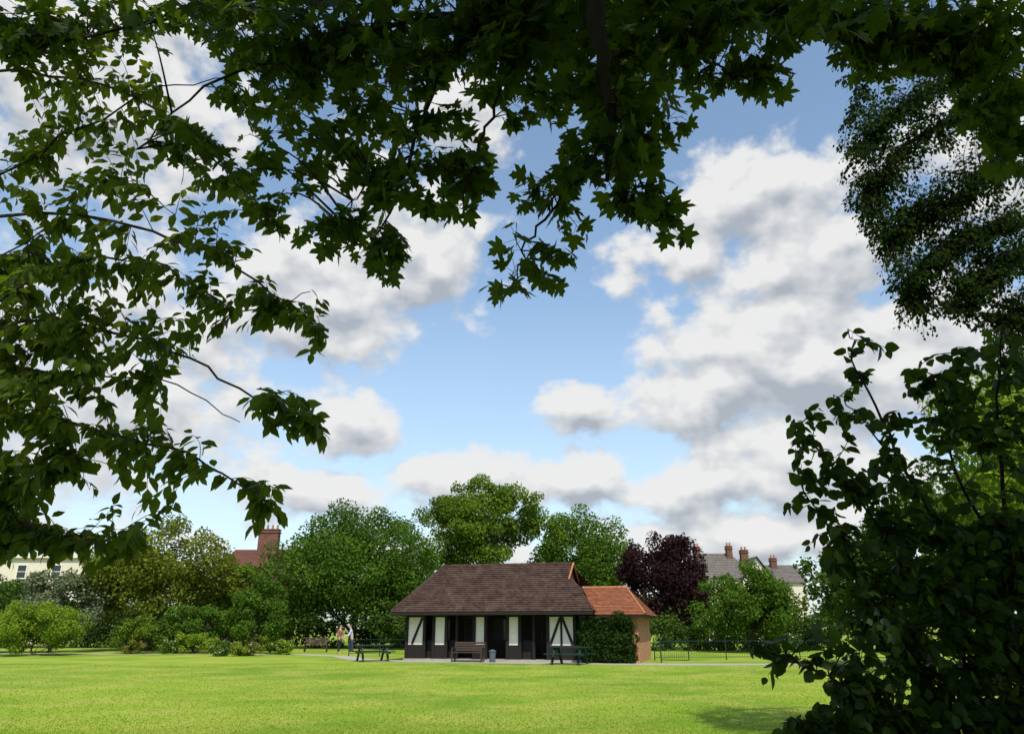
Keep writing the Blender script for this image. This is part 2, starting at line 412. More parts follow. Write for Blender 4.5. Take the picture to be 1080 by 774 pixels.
bg_tree("broadleaf_tree", "dense round mid-green tree beside the timber pavilion", -13.0, 64, .2, 11.6, 7.4, G_mid, 56000, .22, 11, 170)
bg_tree("broadleaf_tree", "tall spreading yellow-green tree behind the pavilion roof", -3.0, 72, 4.5, 14.9, 5.6, G_yel, 40000, .23, 12, 70, cr=(.16, .26),
        extra=[((-6.6, 72, 11.6), (3.0, 3, 1.9), 14), ((1.6, 72, 10.6), (3.2, 3, 2.0), 16), ((-.5, 71, 12.8), (3.4, 3, 1.5), 14), ((-5, 71, 7.5), (3.5, 3, 2.5), 14), ((-3.6, 72, 14.2), (2.6, 2.2, 1.1), 8)])
bg_tree("broadleaf_tree", "darker green rounded tree behind the pavilion", 7.0, 77, 1.5, 13.5, 6.0, G_mid, 32000, .25, 13, 120)
bg_tree("copper_beech_tree", "dark purple copper beech tree beyond the railings", 12.2, 62, .6, 9.7, 3.8, G_purple, 20000, .22, 14, 95)
bg_tree("small_tree", "small bright green rounded tree by the park railings", 16.0, 53, .2, 5.7, 3.5, G_mid, 19000, .18, 15, 80, trunk_r=.15)
bg_tree("broadleaf_tree", "olive-tinted spreading tree above the shrub border", -26.3, 57, .8, 9.7, 5.9, G_olive, 30000, .22, 16, 110)
bg_tree("broadleaf_tree", "small dark green tree in the shrub border", -21.6, 60, .5, 6.6, 3.0, G_yel, 11000, .23, 17, 50)
bg_tree("shrub", "tall fresh green bush at the border's end", -16.4, 50, .05, 4.7, 2.0, G_mid, 14000, .14, 18, 60, trunk_r=.1, cat="shrub")
bg_tree("shrub", "grey-green feathery shrub against the cream building", -31, 53, .3, 5.6, 3.3, G_grey, 12000, .18, 19, 55, trunk_r=.12, cat="shrub")
bg_tree("shrub", "lime green mounded shrub at the lawn edge", -28.8, 47.5, 0, 3.1, 3.0, G_bright, 15000, .13, 20, 66, trunk_r=.06, cat="shrub")
bg_tree("shrub", "low mid-green shrub beside the path", -24.4, 51.5, 0, 2.4, 2.0, G_yel, 8000, .13, 21, 40, trunk_r=.05, cat="shrub")
bg_tree("shrub", "broad dark green shrub in the border", -21.4, 53, 0, 3.4, 2.5, G_mid, 9000, .16, 22, 45, trunk_r=.07, cat="shrub")
bg_tree("shrub", "leafy green shrub under the round tree", -18.6, 56, 0, 3.4, 2.6, G_yel, 9000, .15, 23, 45, trunk_r=.06, cat="shrub")
bg_tree("shrub", "dark laurel bush beneath the tree crown", -8.4, 60, 0, 3.6, 2.9, G_dark, 9000, .18, 24, 45, trunk_r=.06, cat="shrub")
bg_tree("shrub", "tall shaded shrub at the border's edge", -35.5, 52, 0, 4.2, 3.4, G_dark, 10000, .18, 25, 45, trunk_r=.06, cat="shrub")
bg_tree("shrub", "low yellow-green border shrub", -20.3, 50.6, 0, 1.4, 1.5, G_bright, 5000, .11, 26, 30, trunk_r=.04, cat="shrub")
bg_tree("broadleaf_tree", "shaded dark tree beyond the hazel bush", 17.2, 36, .5, 6.4, 3.3, G_dark, 14000, .2, 27, 60)
bg_tree("broadleaf_tree", "sunlit yellow-green tree behind the hazel bush", 17.6, 25.5, 1.5, 10.6, 4.0, G_bright, 22000, .17, 28, 90)
bg_tree("broadleaf_tree", "tall dark tree behind the hazel bush", 20.5, 33, 1, 9.0, 4.2, G_dark, 16000, .2, 29, 60)
bg_tree("broadleaf_tree", "shaded green tree in front of the cream house", -42, 66, .3, 5.6, 5, G_dark, 13000, .25, 30, 60)

def flower_mat(name, c):
    return leaf_mat(name, tuple(v*.7 for v in c), c, .2)
FM = [flower_mat("petal_cream", (.75, .7, .5)), flower_mat("petal_yellow", (.7, .5, .08)), flower_mat("petal_pink", (.5, .22, .2))]
rr = random.Random(3)
for i in range(9):
    x = -18.3+i*.72+rr.uniform(-.2, .2); y = 49.5+rr.uniform(-1.4, .8)-i*.25
    if i > 6: x = -24 + (i-7)*2.2; y = 50.2
    if i <= 6: y += 2.2
    if i in (2, 3, 4): y -= 4.2
    t = thing("flower_clump", "low flowering border clump beside the path", "plant", group="flowering border clumps")
    hh = rr.uniform(.6, 1.1); r0 = rr.uniform(.5, .8)
    cl = ell_clumps((x, y, hh*.45), (r0, r0, hh*.5), 14, 50+i, (.25, .4), low=-1)
    leaf_cloud("foliage", cl, 110, .1, (G_bright, G_olive, G_mid)[i % 3], t, 60+i)
    cl2 = [((c[0][0], c[0][1], c[0][2]+.1), c[1]*1.1, c[2]) for c in cl]
    fo = leaf_cloud("blossom", cl2, 7, .08, FM[(0, 1, 0, 2)[i % 4]], t, 80+i); fo["kind"] = "stuff"

def row(name, pts, k, rz, seed, mat, per, size, kind="stuff"):
    rng = random.Random(seed); cl = []
    for i in range(k):
        a = rng.random()*(len(pts)-1); j = int(a); f = a-j
        x = pts[j][0]*(1-f)+pts[j+1][0]*f; y = pts[j][1]*(1-f)+pts[j+1][1]*f
        hmax = pts[j][2]*(1-f)+pts[j+1][2]*f
        hmax *= .8+.2*math.sin(x*.35+seed)
        z = hmax*rng.random()**.7
        cl.append(((x+rng.uniform(-1, 1), y+rng.uniform(-2, 2), z), rng.uniform(.5, 1)*rz, rng.uniform(.1, .9)))
    o = leaf_cloud(name, cl, per, size, mat, None, seed); o["kind"] = kind
    return o
row("distant_woodland", [(-110, 100, 7), (-60, 90, 5.5), (-35, 78, 5.5), (-10, 84, 8.5), (10, 84, 8.5), (20, 82, 6.5), (45, 84, 7.2), (100, 90, 9)], 520, 1.6, 31, G_far, 76, .45)
hd = thing("hedge", "dark clipped boundary hedge beyond the railings", "hedge")
cl = []
for i in range(150):
    cl.append(((rr.uniform(7.5, 24), 58.5+rr.uniform(-.7, .7)-(i % 3), rr.uniform(0, 2.2)), rr.uniform(.4, .7), rr.random()))
leaf_cloud("foliage", cl, 120, .17, G_dark, hd, 33)
hd2 = thing("hedge", "shaded mixed hedge behind the shrub border", "hedge")
cl = []
for i in range(240):
    cl.append(((rr.uniform(-42, -5), 65+rr.uniform(-1, 1), rr.uniform(0, 3.6)), rr.uniform(.6, .95), rr.random()*.7))
leaf_cloud("foliage", cl, 110, .22, G_dark, hd2, 34)

# ------------------------------------------------------------------ roofs
def slope_courses(bm, bl, br_, tr, tl, courses, thick=.035):
    bl, br_, tr, tl = map(Vector, (bl, br_, tr, tl))
    nrm = (br_-bl).cross(tl-bl)
    if nrm.length < 1e-6: nrm = (br_-bl).cross(tr-bl)
    nrm.normalize()
    if nrm.z < 0: nrm = -nrm
    for i in range(courses):
        t0 = i/courses; t1 = min(1, (i+1)/courses)
        a = bl.lerp(tl, t0); b2 = br_.lerp(tr, t0); c2 = br_.lerp(tr, t1); d = bl.lerp(tl, t1)
        au = a+nrm*thick; bu = b2+nrm*thick; cu = c2+nrm*thick*.15; du = d+nrm*thick*.15
        vs = [bm.verts.new(v) for v in (a, b2, bu, au, cu, du)]
        bm.faces.new((vs[0], vs[1], vs[2], vs[3]))
        if (cu-du).length > 1e-4: bm.faces.new((vs[3], vs[2], vs[4], vs[5]))
        else: bm.faces.new((vs[3], vs[2], vs[4]))

def ridge(V, F, a, b, r=.09):
    a = Vector(a); b = Vector(b); n = max(2, int((b-a).length/.4))
    for i in range(n):
        p = a.lerp(b, i/n); q = a.lerp(b, (i+.97)/n)
        tube(V, F, [p, q], [r*1.08, r*.94], 8)

# ------------------------------------------------------------------ pavilion
PR = math.radians(-15)
pv = thing("park_pavilion", "timber-framed park pavilion with brown tiled hipped roof", "building", (0, 39, 0)); pv.rotation_euler = (0, 0, PR)
def L(x, y, z): return (x, y-39, z)
EL, ER, EF, EB, EZ = -6.2, 4.25, 38.15, 46.2, 2.32
RY = 42.1; RZ = 4.85; RLx = -4.85; RRx = 2.45
gz = 3.95; gf = (gz-EZ)/(RZ-EZ)
gyF = EF+(RY-EF)*gf; gyB = EB+(RY-EB)*gf
def fn(bm):
    slope_courses(bm, L(EL, EF, EZ), L(ER, EF, EZ), L(RRx+.35, gyF, gz), L(EL+(RLx-EL)*gf, gyF, gz), 15)
    slope_courses(bm, L(EL+(RLx-EL)*gf, gyF, gz), L(RRx+.12, gyF, gz), L(RRx+.12, RY, RZ), L(RLx, RY, RZ), 8)
    slope_courses(bm, L(ER, EB, EZ), L(EL, EB, EZ), L(RLx, RY, RZ), L(RRx, RY, RZ), 24)
    slope_courses(bm, L(EL, EB, EZ), L(EL, EF, EZ), L(RLx, RY, RZ), L(RLx, RY, RZ), 24)
    slope_courses(bm, L(ER, EF, EZ), L(ER, EB, EZ), L(RRx, gyB, gz), L(RRx, gyF, gz), 16)
roof = bm_part("roof", fn, M_tilebrown, pv)
def fn(bm):
    vs = [bm.verts.new(v) for v in (L(RRx, gyF+.08, gz-.02), L(RRx, gyB-.08, gz-.02), L(RRx, RY, RZ-.08))]
    bm.faces.new(vs)
bm_part("gablet", fn, M_tilered, roof)
V = []; F = []
ridge(V, F, L(RLx, RY, RZ), L(RRx+.1, RY, RZ), .08)
ridge(V, F, L(EL, EF, EZ+.03), L(RLx, RY, RZ), .05)
put("ridge_tiles", tube_mesh("ridge_tiles", V, F), M_tilebrown, roof)
V = []; F = []
ridge(V, F, L(RRx+.16, RY, RZ+.02), L(RRx+.16, gyF-.05, gz-.02), .05)
ridge(V, F, L(RRx+.16, RY, RZ+.02), L(RRx+.16, gyB+.05, gz-.02), .05)
put("bargeboard", tube_mesh("bargeboard", V, F), M_ridgeorange, roof)
V = []; F = []
ridge(V, F, L(ER, EF, EZ+.03), L(RRx+.35, gyF, gz), .04)
put("ridge_tiles", tube_mesh("ridge_tiles", V, F), M_tilebrown, roof)
def fn(bm):
    box(bm, L((EL+ER)/2, EF+.03, EZ-.08), (ER-EL-.04, .05, .14))
    box(bm, L(EL+.04, (EF+EB)/2, EZ-.08), (.05, EB-EF-.1, .14))
    box(bm, L((EL+ER)/2, (EF+EB)/2, EZ-.03), (ER-EL-.15, EB-EF-.15, .04))
bm_part("soffit", fn, M_wood_dark, roof)
XR, XF, XB, XZ, XRY, XRZ, XRR = 6.65, 38.45, 45.5, 2.16, 41.9, 3.55, 5.45
def fn(bm):
    slope_courses(bm, L(4.26, XF, XZ), L(XR, XF, XZ), L(XRR, XRY, XRZ), L(3.1, XRY, XRZ), 20)
    slope_courses(bm, L(XR, XB, XZ), L(4.26, XB, XZ), L(3.1, XRY, XRZ), L(XRR, XRY, XRZ), 20)
    slope_courses(bm, L(XR, XF, XZ), L(XR, XB, XZ), L(XRR, XRY, XRZ), L(XRR, XRY, XRZ), 20)
r2 = bm_part("roof", fn, M_tileorange, pv); r2["label"] = "orange clay tiled roof of the brick extension"
V = []; F = []
ridge(V, F, L(3.1, XRY, XRZ+.02), L(XRR, XRY, XRZ+.02), .07)
ridge(V, F, L(XRR, XRY, XRZ), L(XR, XF, XZ+.03), .05)
put("ridge_tiles", tube_mesh("ridge_tiles", V, F), M_ridgeorange, r2)
def fn(bm):
    box(bm, L((4.3+XR)/2, XF+.04, XZ-.06), (XR-4.3-.04, .05, .12))
    box(bm, L(XR-.05, (XF+XB)/2, XZ-.06), (.05, XB-XF-.1, .12))
bm_part("fascia", fn, M_wood_dark, r2)
def fn(bm):
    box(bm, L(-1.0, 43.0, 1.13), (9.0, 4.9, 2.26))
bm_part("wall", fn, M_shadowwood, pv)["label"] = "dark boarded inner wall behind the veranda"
def fn(bm):
    box(bm, L(4.86, 42.0, 1.06), (2.74, 6.2, 2.12))
bm_part("wall", fn, M_brick, pv)["label"] = "orange red brick extension wall"
def fn(bm):
    box(bm, L(-1.05, 39.9, .05), (9.3, 2.0, .1))
bm_part("floor", fn, M_path, pv)
panels = [(-5.6, -4.65), (-4.14, -3.47), (-1.97, -1.37), (-.24, .39), (1.82, 3.15)]
for (a, b2) in panels:
    def fn(bm):
        box(bm, L((a+b2)/2, 39.06, 1.42), (b2-a-.16, .06, 1.36))
    bm_part("infill_panel", fn, M_white, pv)
def fn(bm):
    box(bm, L(-5.59, 42, 1.45), (.06, 6.0, 1.3))
bm_part("infill_panel", fn, M_white, pv)
def fn(bm):
    for (a, b2) in panels:
        for x in (a, b2): box(bm, L(x, 39.05, 1.14), (.15, .15, 2.22))
        box(bm, L((a+b2)/2, 39.055, .38), (b2-a-.15, .1, .76))
        box(bm, L((a+b2)/2, 39.055, 2.14), (b2-a-.15, .11, .12))
    box(bm, L(-1.22, 39.07, 2.235), (8.9, .12, .1))
    def brace(x0, z0, x1, z1, yy=39.03):
        dx_ = x1-x0; dz_ = z1-z0; ln = math.hypot(dx_, dz_)
        box(bm, L((x0+x1)/2, yy, (z0+z1)/2), (ln, .09, .12), Matrix.Rotation(-math.atan2(dz_, dx_), 4, 'Y'))
    brace(-5.3, .8, -4.78, 2.05)
    brace(2.44, 2.05, 1.94, .8); brace(2.54, 2.05, 3.04, .8)
    box(bm, L(2.49, 39.045, 1.4), (.1, .11, 1.36))
    for x in (-2.9, 1.1): box(bm, L(x, 39.05, 1.14), (.12, .12, 2.22))
    for (a, b2) in ((-4.65, -4.14), (-3.47, -2.9), (.39, 1.1)):
        box(bm, L((a+b2)/2, 39.3, .5), (b2-a-.14, .06, .95))
    for yy in (39.3, 41.5, 43.5, 44.9): box(bm, L(-5.61, yy, 1.12), (.1, .14, 2.24))
    box(bm, L(-5.61, 42, .38), (.1, 5.7, .76))
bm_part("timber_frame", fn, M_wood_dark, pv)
def doorpart(x, wd, z0, z1, name, mat, fr):
    def fn(bm): box(bm, L(x, 40.53, (z0+z1)/2), (wd, .05, z1-z0))
    d = bm_part(name, fn, mat, pv)
    def fn2(bm):
        box(bm, L(x-wd/2-.03, 40.51, (z0+z1)/2), (.07, .09, z1-z0+.1)); box(bm, L(x+wd/2+.03, 40.51, (z0+z1)/2), (.07, .09, z1-z0+.1))
        box(bm, L(x, 40.51, z1+.04), (wd, .09, .08)); box(bm, L(x, 40.51, (z0+z1)/2), (.05, .08, z1-z0))
    bm_part("frame", fn2, fr, d)
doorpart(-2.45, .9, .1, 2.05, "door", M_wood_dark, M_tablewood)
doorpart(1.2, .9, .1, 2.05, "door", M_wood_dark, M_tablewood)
doorpart(-.9, .8, 1.0, 1.95, "window", M_glass, M_tablewood)
doorpart(-4.2, .8, 1.0, 1.95, "window", M_glass, M_tablewood)

ivy = thing("ivy_plant", "dense dark ivy covering the brick extension front", "plant", (0, 39, 0)); ivy.rotation_euler = (0, 0, PR)
cl = []
for i in range(150):
    x = rr.uniform(3.45, 6.02); z = rr.uniform(.05, 1.0)*(2.05+.12*math.sin(x*2.3+.4)+.1*math.sin(x*6))
    if z > 1.5 and x < 3.65: continue
    cl.append(((x+rr.uniform(-.15, .1), -.30+rr.uniform(-.25, .05)*(1.2 if z < 1.2 else .5)-(.2 if z > 1.85 else 0), z), rr.uniform(.16, .33), rr.random()*.55))
leaf_cloud("foliage", cl, 125, .1, leaf_mat("leaf_ivy", (.010, .024, .007), (.042, .074, .014), .12), ivy, 41)
V = []; F = []
for i in range(6):
    x = 3.7+i*.42
    tube(V, F, [Vector((x, -.2, 0)), Vector((x+.1, -.18, 1)), Vector((x-.05, -.18, 1.9))], [.03, .02, .01], 5)
put("stem", tube_mesh("stem", V, F), M_bark, ivy)

# ------------------------------------------------------------------ furniture
def picnic_table(x, y, rz, mat, label):
    t = thing("picnic_table", label, "picnic table", (x, y, 0)); t.rotation_euler = (0, 0, rz)
    def top(bm):
        for i in range(5): box(bm, (0, -.3+i*.15, .74), (1.85, .135, .05))
    bm_part("table_top", top, mat, t, bevel=.005)
    for s in (-1, 1):
        def seat(bm):
            for i in range(2): box(bm, (0, s*(.66+i*.14), .45), (1.85, .13, .05))
        bm_part("seat", seat, mat, t, bevel=.005)
    for sx in (-1, 1):
        def leg(bm):
            for s in (-1, 1):
                box(bm, (sx*.62, s*.42, .36), (.08, .12, .88), Matrix.Rotation(s*.62, 4, 'X'))
            box(bm, (sx*.68, 0, .41), (.045, 1.5, .09)); box(bm, (sx*.68, 0, .69), (.045, .7, .07))
        bm_part("leg", leg, mat, t)
    return t
picnic_table(-6.95, 39.6, .42, M_greenpaint, "dark green picnic table with attached seats on the grass")
picnic_table(2.62, 36.2, -.42, M_greenpaint, "dark picnic table in front of the pavilion")

def park_bench(x, y, rz, mat, label):
    t = thing("park_bench", label, "bench", (x, y, 0)); t.rotation_euler = (0, 0, rz)
    def seat(bm):
        for i in range(4): box(bm, (0, -.18+i*.12, .44), (1.55, .1, .035))
    bm_part("seat", seat, mat, t, bevel=.004)
    def back(bm):
        for i in range(4): box(bm, (0, .27+i*.03, .54+i*.11), (1.55, .03, .09), Matrix.Rotation(-.25, 4, 'X'))
    bm_part("backrest", back, mat, t, bevel=.004)
    for s in (-1, 1):
        def leg(bm):
            box(bm, (s*.74, -.2, .22), (.06, .06, .44)); box(bm, (s*.74, .3, .46), (.06, .06, .95), Matrix.Rotation(-.16, 4, 'X'))
        bm_part("leg", leg, mat, t)
        def arm(bm): box(bm, (s*.74, .02, .64), (.065, .5, .04)); box(bm, (s*.74, -.2, .53), (.05, .05, .2))
        bm_part("armrest", arm, mat, t)
park_bench(-2.15, 38.5, PR, M_tablewood, "weathered slatted park bench outside the pavilion")
park_bench(-13.4, 54.0, .1, M_tablewood, "wooden park bench under the round tree")

t = thing("litter_bin", "small grey litter bin beside the pavilion bench", "litter bin", (-.95, 38.5, 0))
t.scale = (.66, .66, .62)
def fn(bm):
    bmesh.ops.create_cone(bm, cap_ends=True, segments=20, radius1=.21, radius2=.26, depth=.75, matrix=Matrix.Translation((0, 0, .4)))
bm_part("body", fn, M_bin, t)
def fn(bm):
    bmesh.ops.create_cone(bm, cap_ends=True, segments=20, radius1=.29, radius2=.29, depth=.05, matrix=Matrix.Translation((0, 0, .8)))
    bmesh.ops.create_cone(bm, cap_ends=True, segments=20, radius1=.27, radius2=.1, depth=.1, matrix=Matrix.Translation((0, 0, .875)))
bm_part("lid", fn, M_bin, t)
def fn(bm):
    bmesh.ops.create_cone(bm, cap_ends=True, segments=20, radius1=.23, radius2=.23, depth=.05, matrix=Matrix.Translation((0, 0, .03)))
bm_part("base", fn, M_wood_dark, t)

def railing(x0, y0, x1, y1):
    t = thing("park_railing", "low green metal railing panel beside the pavilion", "railing", group="green railing panels round the lawn")
    a = Vector((x0, y0, 0)); b2 = Vector((x1, y1, 0)); V = []; F = []
    d = b2-a
    for z in (.15, .92): tube(V, F, [a+Vector((0, 0, z)), b2+Vector((0, 0, z))], [.014, .014], 6)
    n = 14
    for i in range(1, n):
        q = a+d*i/n; tube(V, F, [q+Vector((0, 0, .1)), q+Vector((0, 0, .98))], [.005, .005], 5)
    put("rail", tube_mesh("rail", V, F), M_greenpaint, t)
    V = []; F = []
    tube(V, F, [a+Vector((0, 0, -.02)), a+Vector((0, 0, 1.1))], [.03, .03], 8)
    put("post", tube_mesh("post", V, F), M_greenpaint, t)
xs = [7.3, 9.1, 11.1, 13.1, 15.1, 17.1, 19.1]
for i in range(6):
    railing(xs[i], 40.6+i*.25, xs[i+1], 40.6+(i+1)*.25)
railing(7.1, 37.8, 8.2, 36.9)
railing(-9.6, 46.6, -7.7, 46.1)
railing(-7.7, 46.1, -5.8, 45.6)

# ------------------------------------------------------------------ houses
def house(label, x0, x1, y0, y1, eave, rz, wall, roofm, chimneys, windows, hip=0.0, turn=0.0):
    t = thing("house", label, "house", ((x0+x1)/2, y0, 0)); ox, oy = (x0+x1)/2, y0
    hw = (x1-x0)/2; dp = y1-y0; t.rotation_euler = (0, 0, turn)
    def fn(bm):
        box(bm, (0, dp/2, eave/2), (2*hw, dp, eave))
        if hip == 0:
            for s in (-1, 1):
                v = [bm.verts.new(q) for q in ((s*hw, 0, eave), (s*hw, dp, eave), (s*hw, dp/2, rz-.1))]
                bm.faces.new(v)
    wl = bm_part("wall", fn, wall, t)
    def fn(bm):
        e = .35; h2 = hw+e-hip
        slope_courses(bm, (-hw-e, -e, eave-.1), (hw+e, -e, eave-.1), (h2, dp/2, rz), (-h2, dp/2, rz), 14)
        slope_courses(bm, (hw+e, dp+e, eave-.1), (-hw-e, dp+e, eave-.1), (-h2, dp/2, rz), (h2, dp/2, rz), 14)
        if hip > 0:
            for s in (-1, 1):
                slope_courses(bm, (s*(hw+e), -e*s, eave-.1) if s > 0 else (-(hw+e), dp+e, eave-.1), (hw+e, dp+e, eave-.1) if s > 0 else (-(hw+e), -e, eave-.1), (s*h2, dp/2, rz), (s*h2, dp/2, rz), 14)
    rf = bm_part("roof", fn, roofm, t)
    for (cx, cy, cw, ct) in chimneys:
        def fn(bm):
            zb = eave; box(bm, (cx-ox, cy-oy, (zb+ct)/2), (cw, .8, ct-zb))
            box(bm, (cx-ox, cy-oy, ct-.25), (cw+.16, .96, .12)); box(bm, (cx-ox, cy-oy, ct+.04), (cw+.1, .9, .1))
        ch = bm_part("chimney", fn, M_brickfar, rf)
        k = max(2, int(cw/.5))
        for i in range(k):
            px = cx-ox-cw/2+cw*(i+.5)/k
            def fn(bm):
                bmesh.ops.create_cone(bm, cap_ends=True, segments=10, radius1=.13, radius2=.1, depth=.45, matrix=Matrix.Translation((px, cy-oy, ct+.3)))
            bm_part("chimney_pot", fn, M_ridgeorange, ch)
    for (wx, wz, ww, wh) in windows:
        def fn(bm): box(bm, (wx-ox, -.01, wz), (ww, .06, wh))
        wi = bm_part("window", fn, M_glass, t)
        def fn(bm):
            for s in (-1, 1):
                box(bm, (wx-ox+s*ww/2, -.04, wz), (.1, .1, wh+.1)); box(bm, (wx-ox, -.04, wz+s*wh/2), (ww-.1, .09, .1))
            box(bm, (wx-ox, -.045, wz), (ww-.1, .07, .06))
        bm_part("frame", fn, M_white, wi)
house("hipped grey slate roofed pale house with brick chimneys", 22.4, 30.2, 95, 102, 7.4, 10.6, M_cream, M_slate, [(23.8, 98.0, .8, 11.3), (28.0, 98, .7, 11.4), (29.9, 98, .9, 10.9)], [(24, 6, 1.2, 1.5), (27, 6, 1.2, 1.5)], hip=2.4)
house("pale rendered house with low grey slate roof", 32.6, 38.6, 101, 108, 7.2, 9.6, M_cream, M_slate, [(35.6, 104, .8, 10.4)], [(34, 6, 1, 1.4)])
house("small pale house with steep gable end facing the park", 29.8, 34.6, 97, 100.8, 6.9, 9.9, M_cream, M_slate, [], [], turn=math.pi/2)
house("red brick house with broad brick chimney stack", -28.8, -23.4, 76, 84, 7.3, 9.3, M_brickfar, M_tilered, [(-24.9, 77.4, 2.0, 11.0)], [(-28, 3.2, 1.3, 1.4), (-25, 5, 1.2, 1.3)])
house("cream rendered terraced house behind the shrubs", -66, -44.5, 82, 90, 8.7, 9.2, M_cream, M_cream, [(-50, 84, 1.4, 10.0)], [(-52.5, 7.2, 1.0, 1.4), (-48.8, 7.2, 1.0, 1.4), (-56, 7.2, 1.0, 1.4)])

# ------------------------------------------------------------------ people
M_skin = plain("skin", (.48, .28, .2), .55, .05, 8, .02)
def skinned(name, verts, edges, radii, mat, parent, root=0, lv=2):
    me = bpy.data.meshes.new(name); me.from_pydata(verts, edges, [])
    o = put(name, me, mat, parent)
    md = o.modifiers.new("skin", 'SKIN')
    sv = me.skin_vertices[0].data
    for i, r in enumerate(radii):
        sv[i].radius = (r[0], r[1]) if isinstance(r, tuple) else (r, r)
        sv[i].use_root = (i == root)
    md.use_smooth_shade = True
    s = o.modifiers.new("sub", 'SUBSURF'); s.levels = lv; s.render_levels = lv
    return o
def person(x, y, rz, label, top, trousers, hair, armpose, lean):
    t = thing("person", label, "person", (x, y, 0)); t.rotation_euler = (0, 0, rz)
    mt = plain("cloth_top", top, .9, .1, 20, .05); mtr = plain("cloth_trousers", trousers, .9, .1, 20, .05); mh = plain("hair", hair, .7, .2, 40, .1)
    ly = -lean
    body = [(0, 0, .93), (0, ly*.3, 1.12), (0, ly*.7, 1.35), (0, ly, 1.48), (0, ly*1.1, 1.56), (0, ly*1.2-.02, 1.63), (0, ly*1.2, 1.71)]
    rad = [(.15, .11), (.125, .09), (.16, .10), (.06, .055), (.052, .052), (.075, .09), (.07, .08)]
    ed = [(0, 1), (1, 2), (2, 3), (3, 4), (4, 5), (5, 6)]
    legs = []; arms = []
    for s in (-1, 1):
        b0 = len(body)
        st = .12*s
        body += [(s*.09, 0, .86), (s*.10, -.02+st*.3, .48), (s*.10, .02+st*.6, .09), (s*.11, -.07+st*.6, .04), (s*.115, -.17+st*.6, .03)]
        rad += [.09, .06, .042, .04, .03]
        ed += [(0, b0), (b0, b0+1), (b0+1, b0+2), (b0+2, b0+3), (b0+3, b0+4)]
        legs.append(body[b0:b0+3])
        a0 = len(body); e = armpose[0 if s < 0 else 1]
        sh = Vector((s*.19, ly*.8, 1.40)); elb = sh+Vector((s*.05, -e*.14, -.27)); wr = elb+Vector((-s*.02*e, -.06-e*.2, -.24+e*.18))
        dr = (wr-elb).normalized(); palm = wr+dr*.07
        body += [tuple(sh), tuple(elb), tuple(wr), tuple(palm)]
        rad += [.055, .04, .027, (.032, .02)]
        ed += [(2, a0), (a0, a0+1), (a0+1, a0+2), (a0+2, a0+3)]
        for k in range(4):
            f0 = len(body); o_ = (k-1.5)*.018; ln = (.06, .072, .068, .052)[k]
            p1 = palm+dr*ln*.6+Vector((0, o_, 0)); p2 = palm+dr*ln+Vector((-s*.012, o_, -.006))
            body += [tuple(p1), tuple(p2)]; rad += [.009, .007]; ed += [(a0+3, f0), (f0, f0+1)]
        f0 = len(body); p1 = wr+dr*.045+Vector((0, -.04, .0)); body.append(tuple(p1)); rad.append(.01); ed.append((a0+2, f0))
        arms.append((sh, elb, wr))
    b0 = len(body); body.append((0, ly*1.2-.10, 1.645)); rad.append(.014); ed.append((5, b0))
    skinned("body", body, ed, rad, M_skin, t)
    v = [(0, ly*.1, .96), (0, ly*.3, 1.12), (0, ly*.7, 1.35), (0, ly*.95, 1.44)]; r = [(.165, .125), (.145, .11), (.175, .12), (.08, .07)]; e2 = [(0, 1), (1, 2), (2, 3)]
    for (sh, elb, wr) in arms:
        k = len(v); v += [tuple(sh), tuple(elb), tuple(elb.lerp(wr, .6))]; r += [.066, .052, .042]; e2 += [(2, k), (k, k+1), (k+1, k+2)]
    skinned("shirt", v, e2, r, mt, t)
    v = [(0, 0, .98), (0, 0, .92)]; r = [(.15, .12), (.16, .125)]; e2 = [(0, 1)]
    for lg in legs:
        k = len(v); v += [tuple(q) for q in lg]; r += [.105, .075, .058]; e2 += [(1, k), (k, k+1), (k+1, k+2)]
    skinned("trousers", v, e2, r, mtr, t)
    v = [(0, ly*1.2+.03, 1.60), (0, ly*1.2+.03, 1.69), (0, ly*1.2+.005, 1.745)]; r = [(.07, .06), (.09, .085), (.07, .075)]
    skinned("hair", v, [(0, 1), (1, 2)], r, mh, t)
    for s in (-1, 1):
        def fn(bm): bmesh.ops.create_uvsphere(bm, u_segments=8, v_segments=6, radius=.011, matrix=Matrix.Translation((s*.03, ly*1.2-.1, 1.665)))
        bm_part("eye", fn, M_wood_dark, t)
person(-11.0, 50.2, 1.2, "standing person in dark red top facing a companion", (.25, .09, .1), (.02, .02, .03), (.05, .03, .02), (.2, .6), .03)
person(-10.15, 50.0, -1.3, "standing person in pale blue shirt reaching forward", (.35, .42, .55), (.03, .04, .08), (.1, .06, .03), (.9, .8), .12)

# ------------------------------------------------------------------ foreground foliage
def B(h, s, d):
    return Vector((h*d, d, EYE+s*d))

def smooth(pts, sub=6):
    P = [pts[0]]+list(pts)+[pts[-1]]; out = []
    for i in range(1, len(P)-2):
        for k in range(sub):
            t = k/sub; a, b2, c2, d = P[i-1], P[i], P[i+1], P[i+2]
            out.append(.5*((2*b2)+(c2-a)*t+(2*a-5*b2+4*c2-d)*t*t+(3*b2-a-3*c2+d)*t*t*t))
    out.append(P[-2]); return out

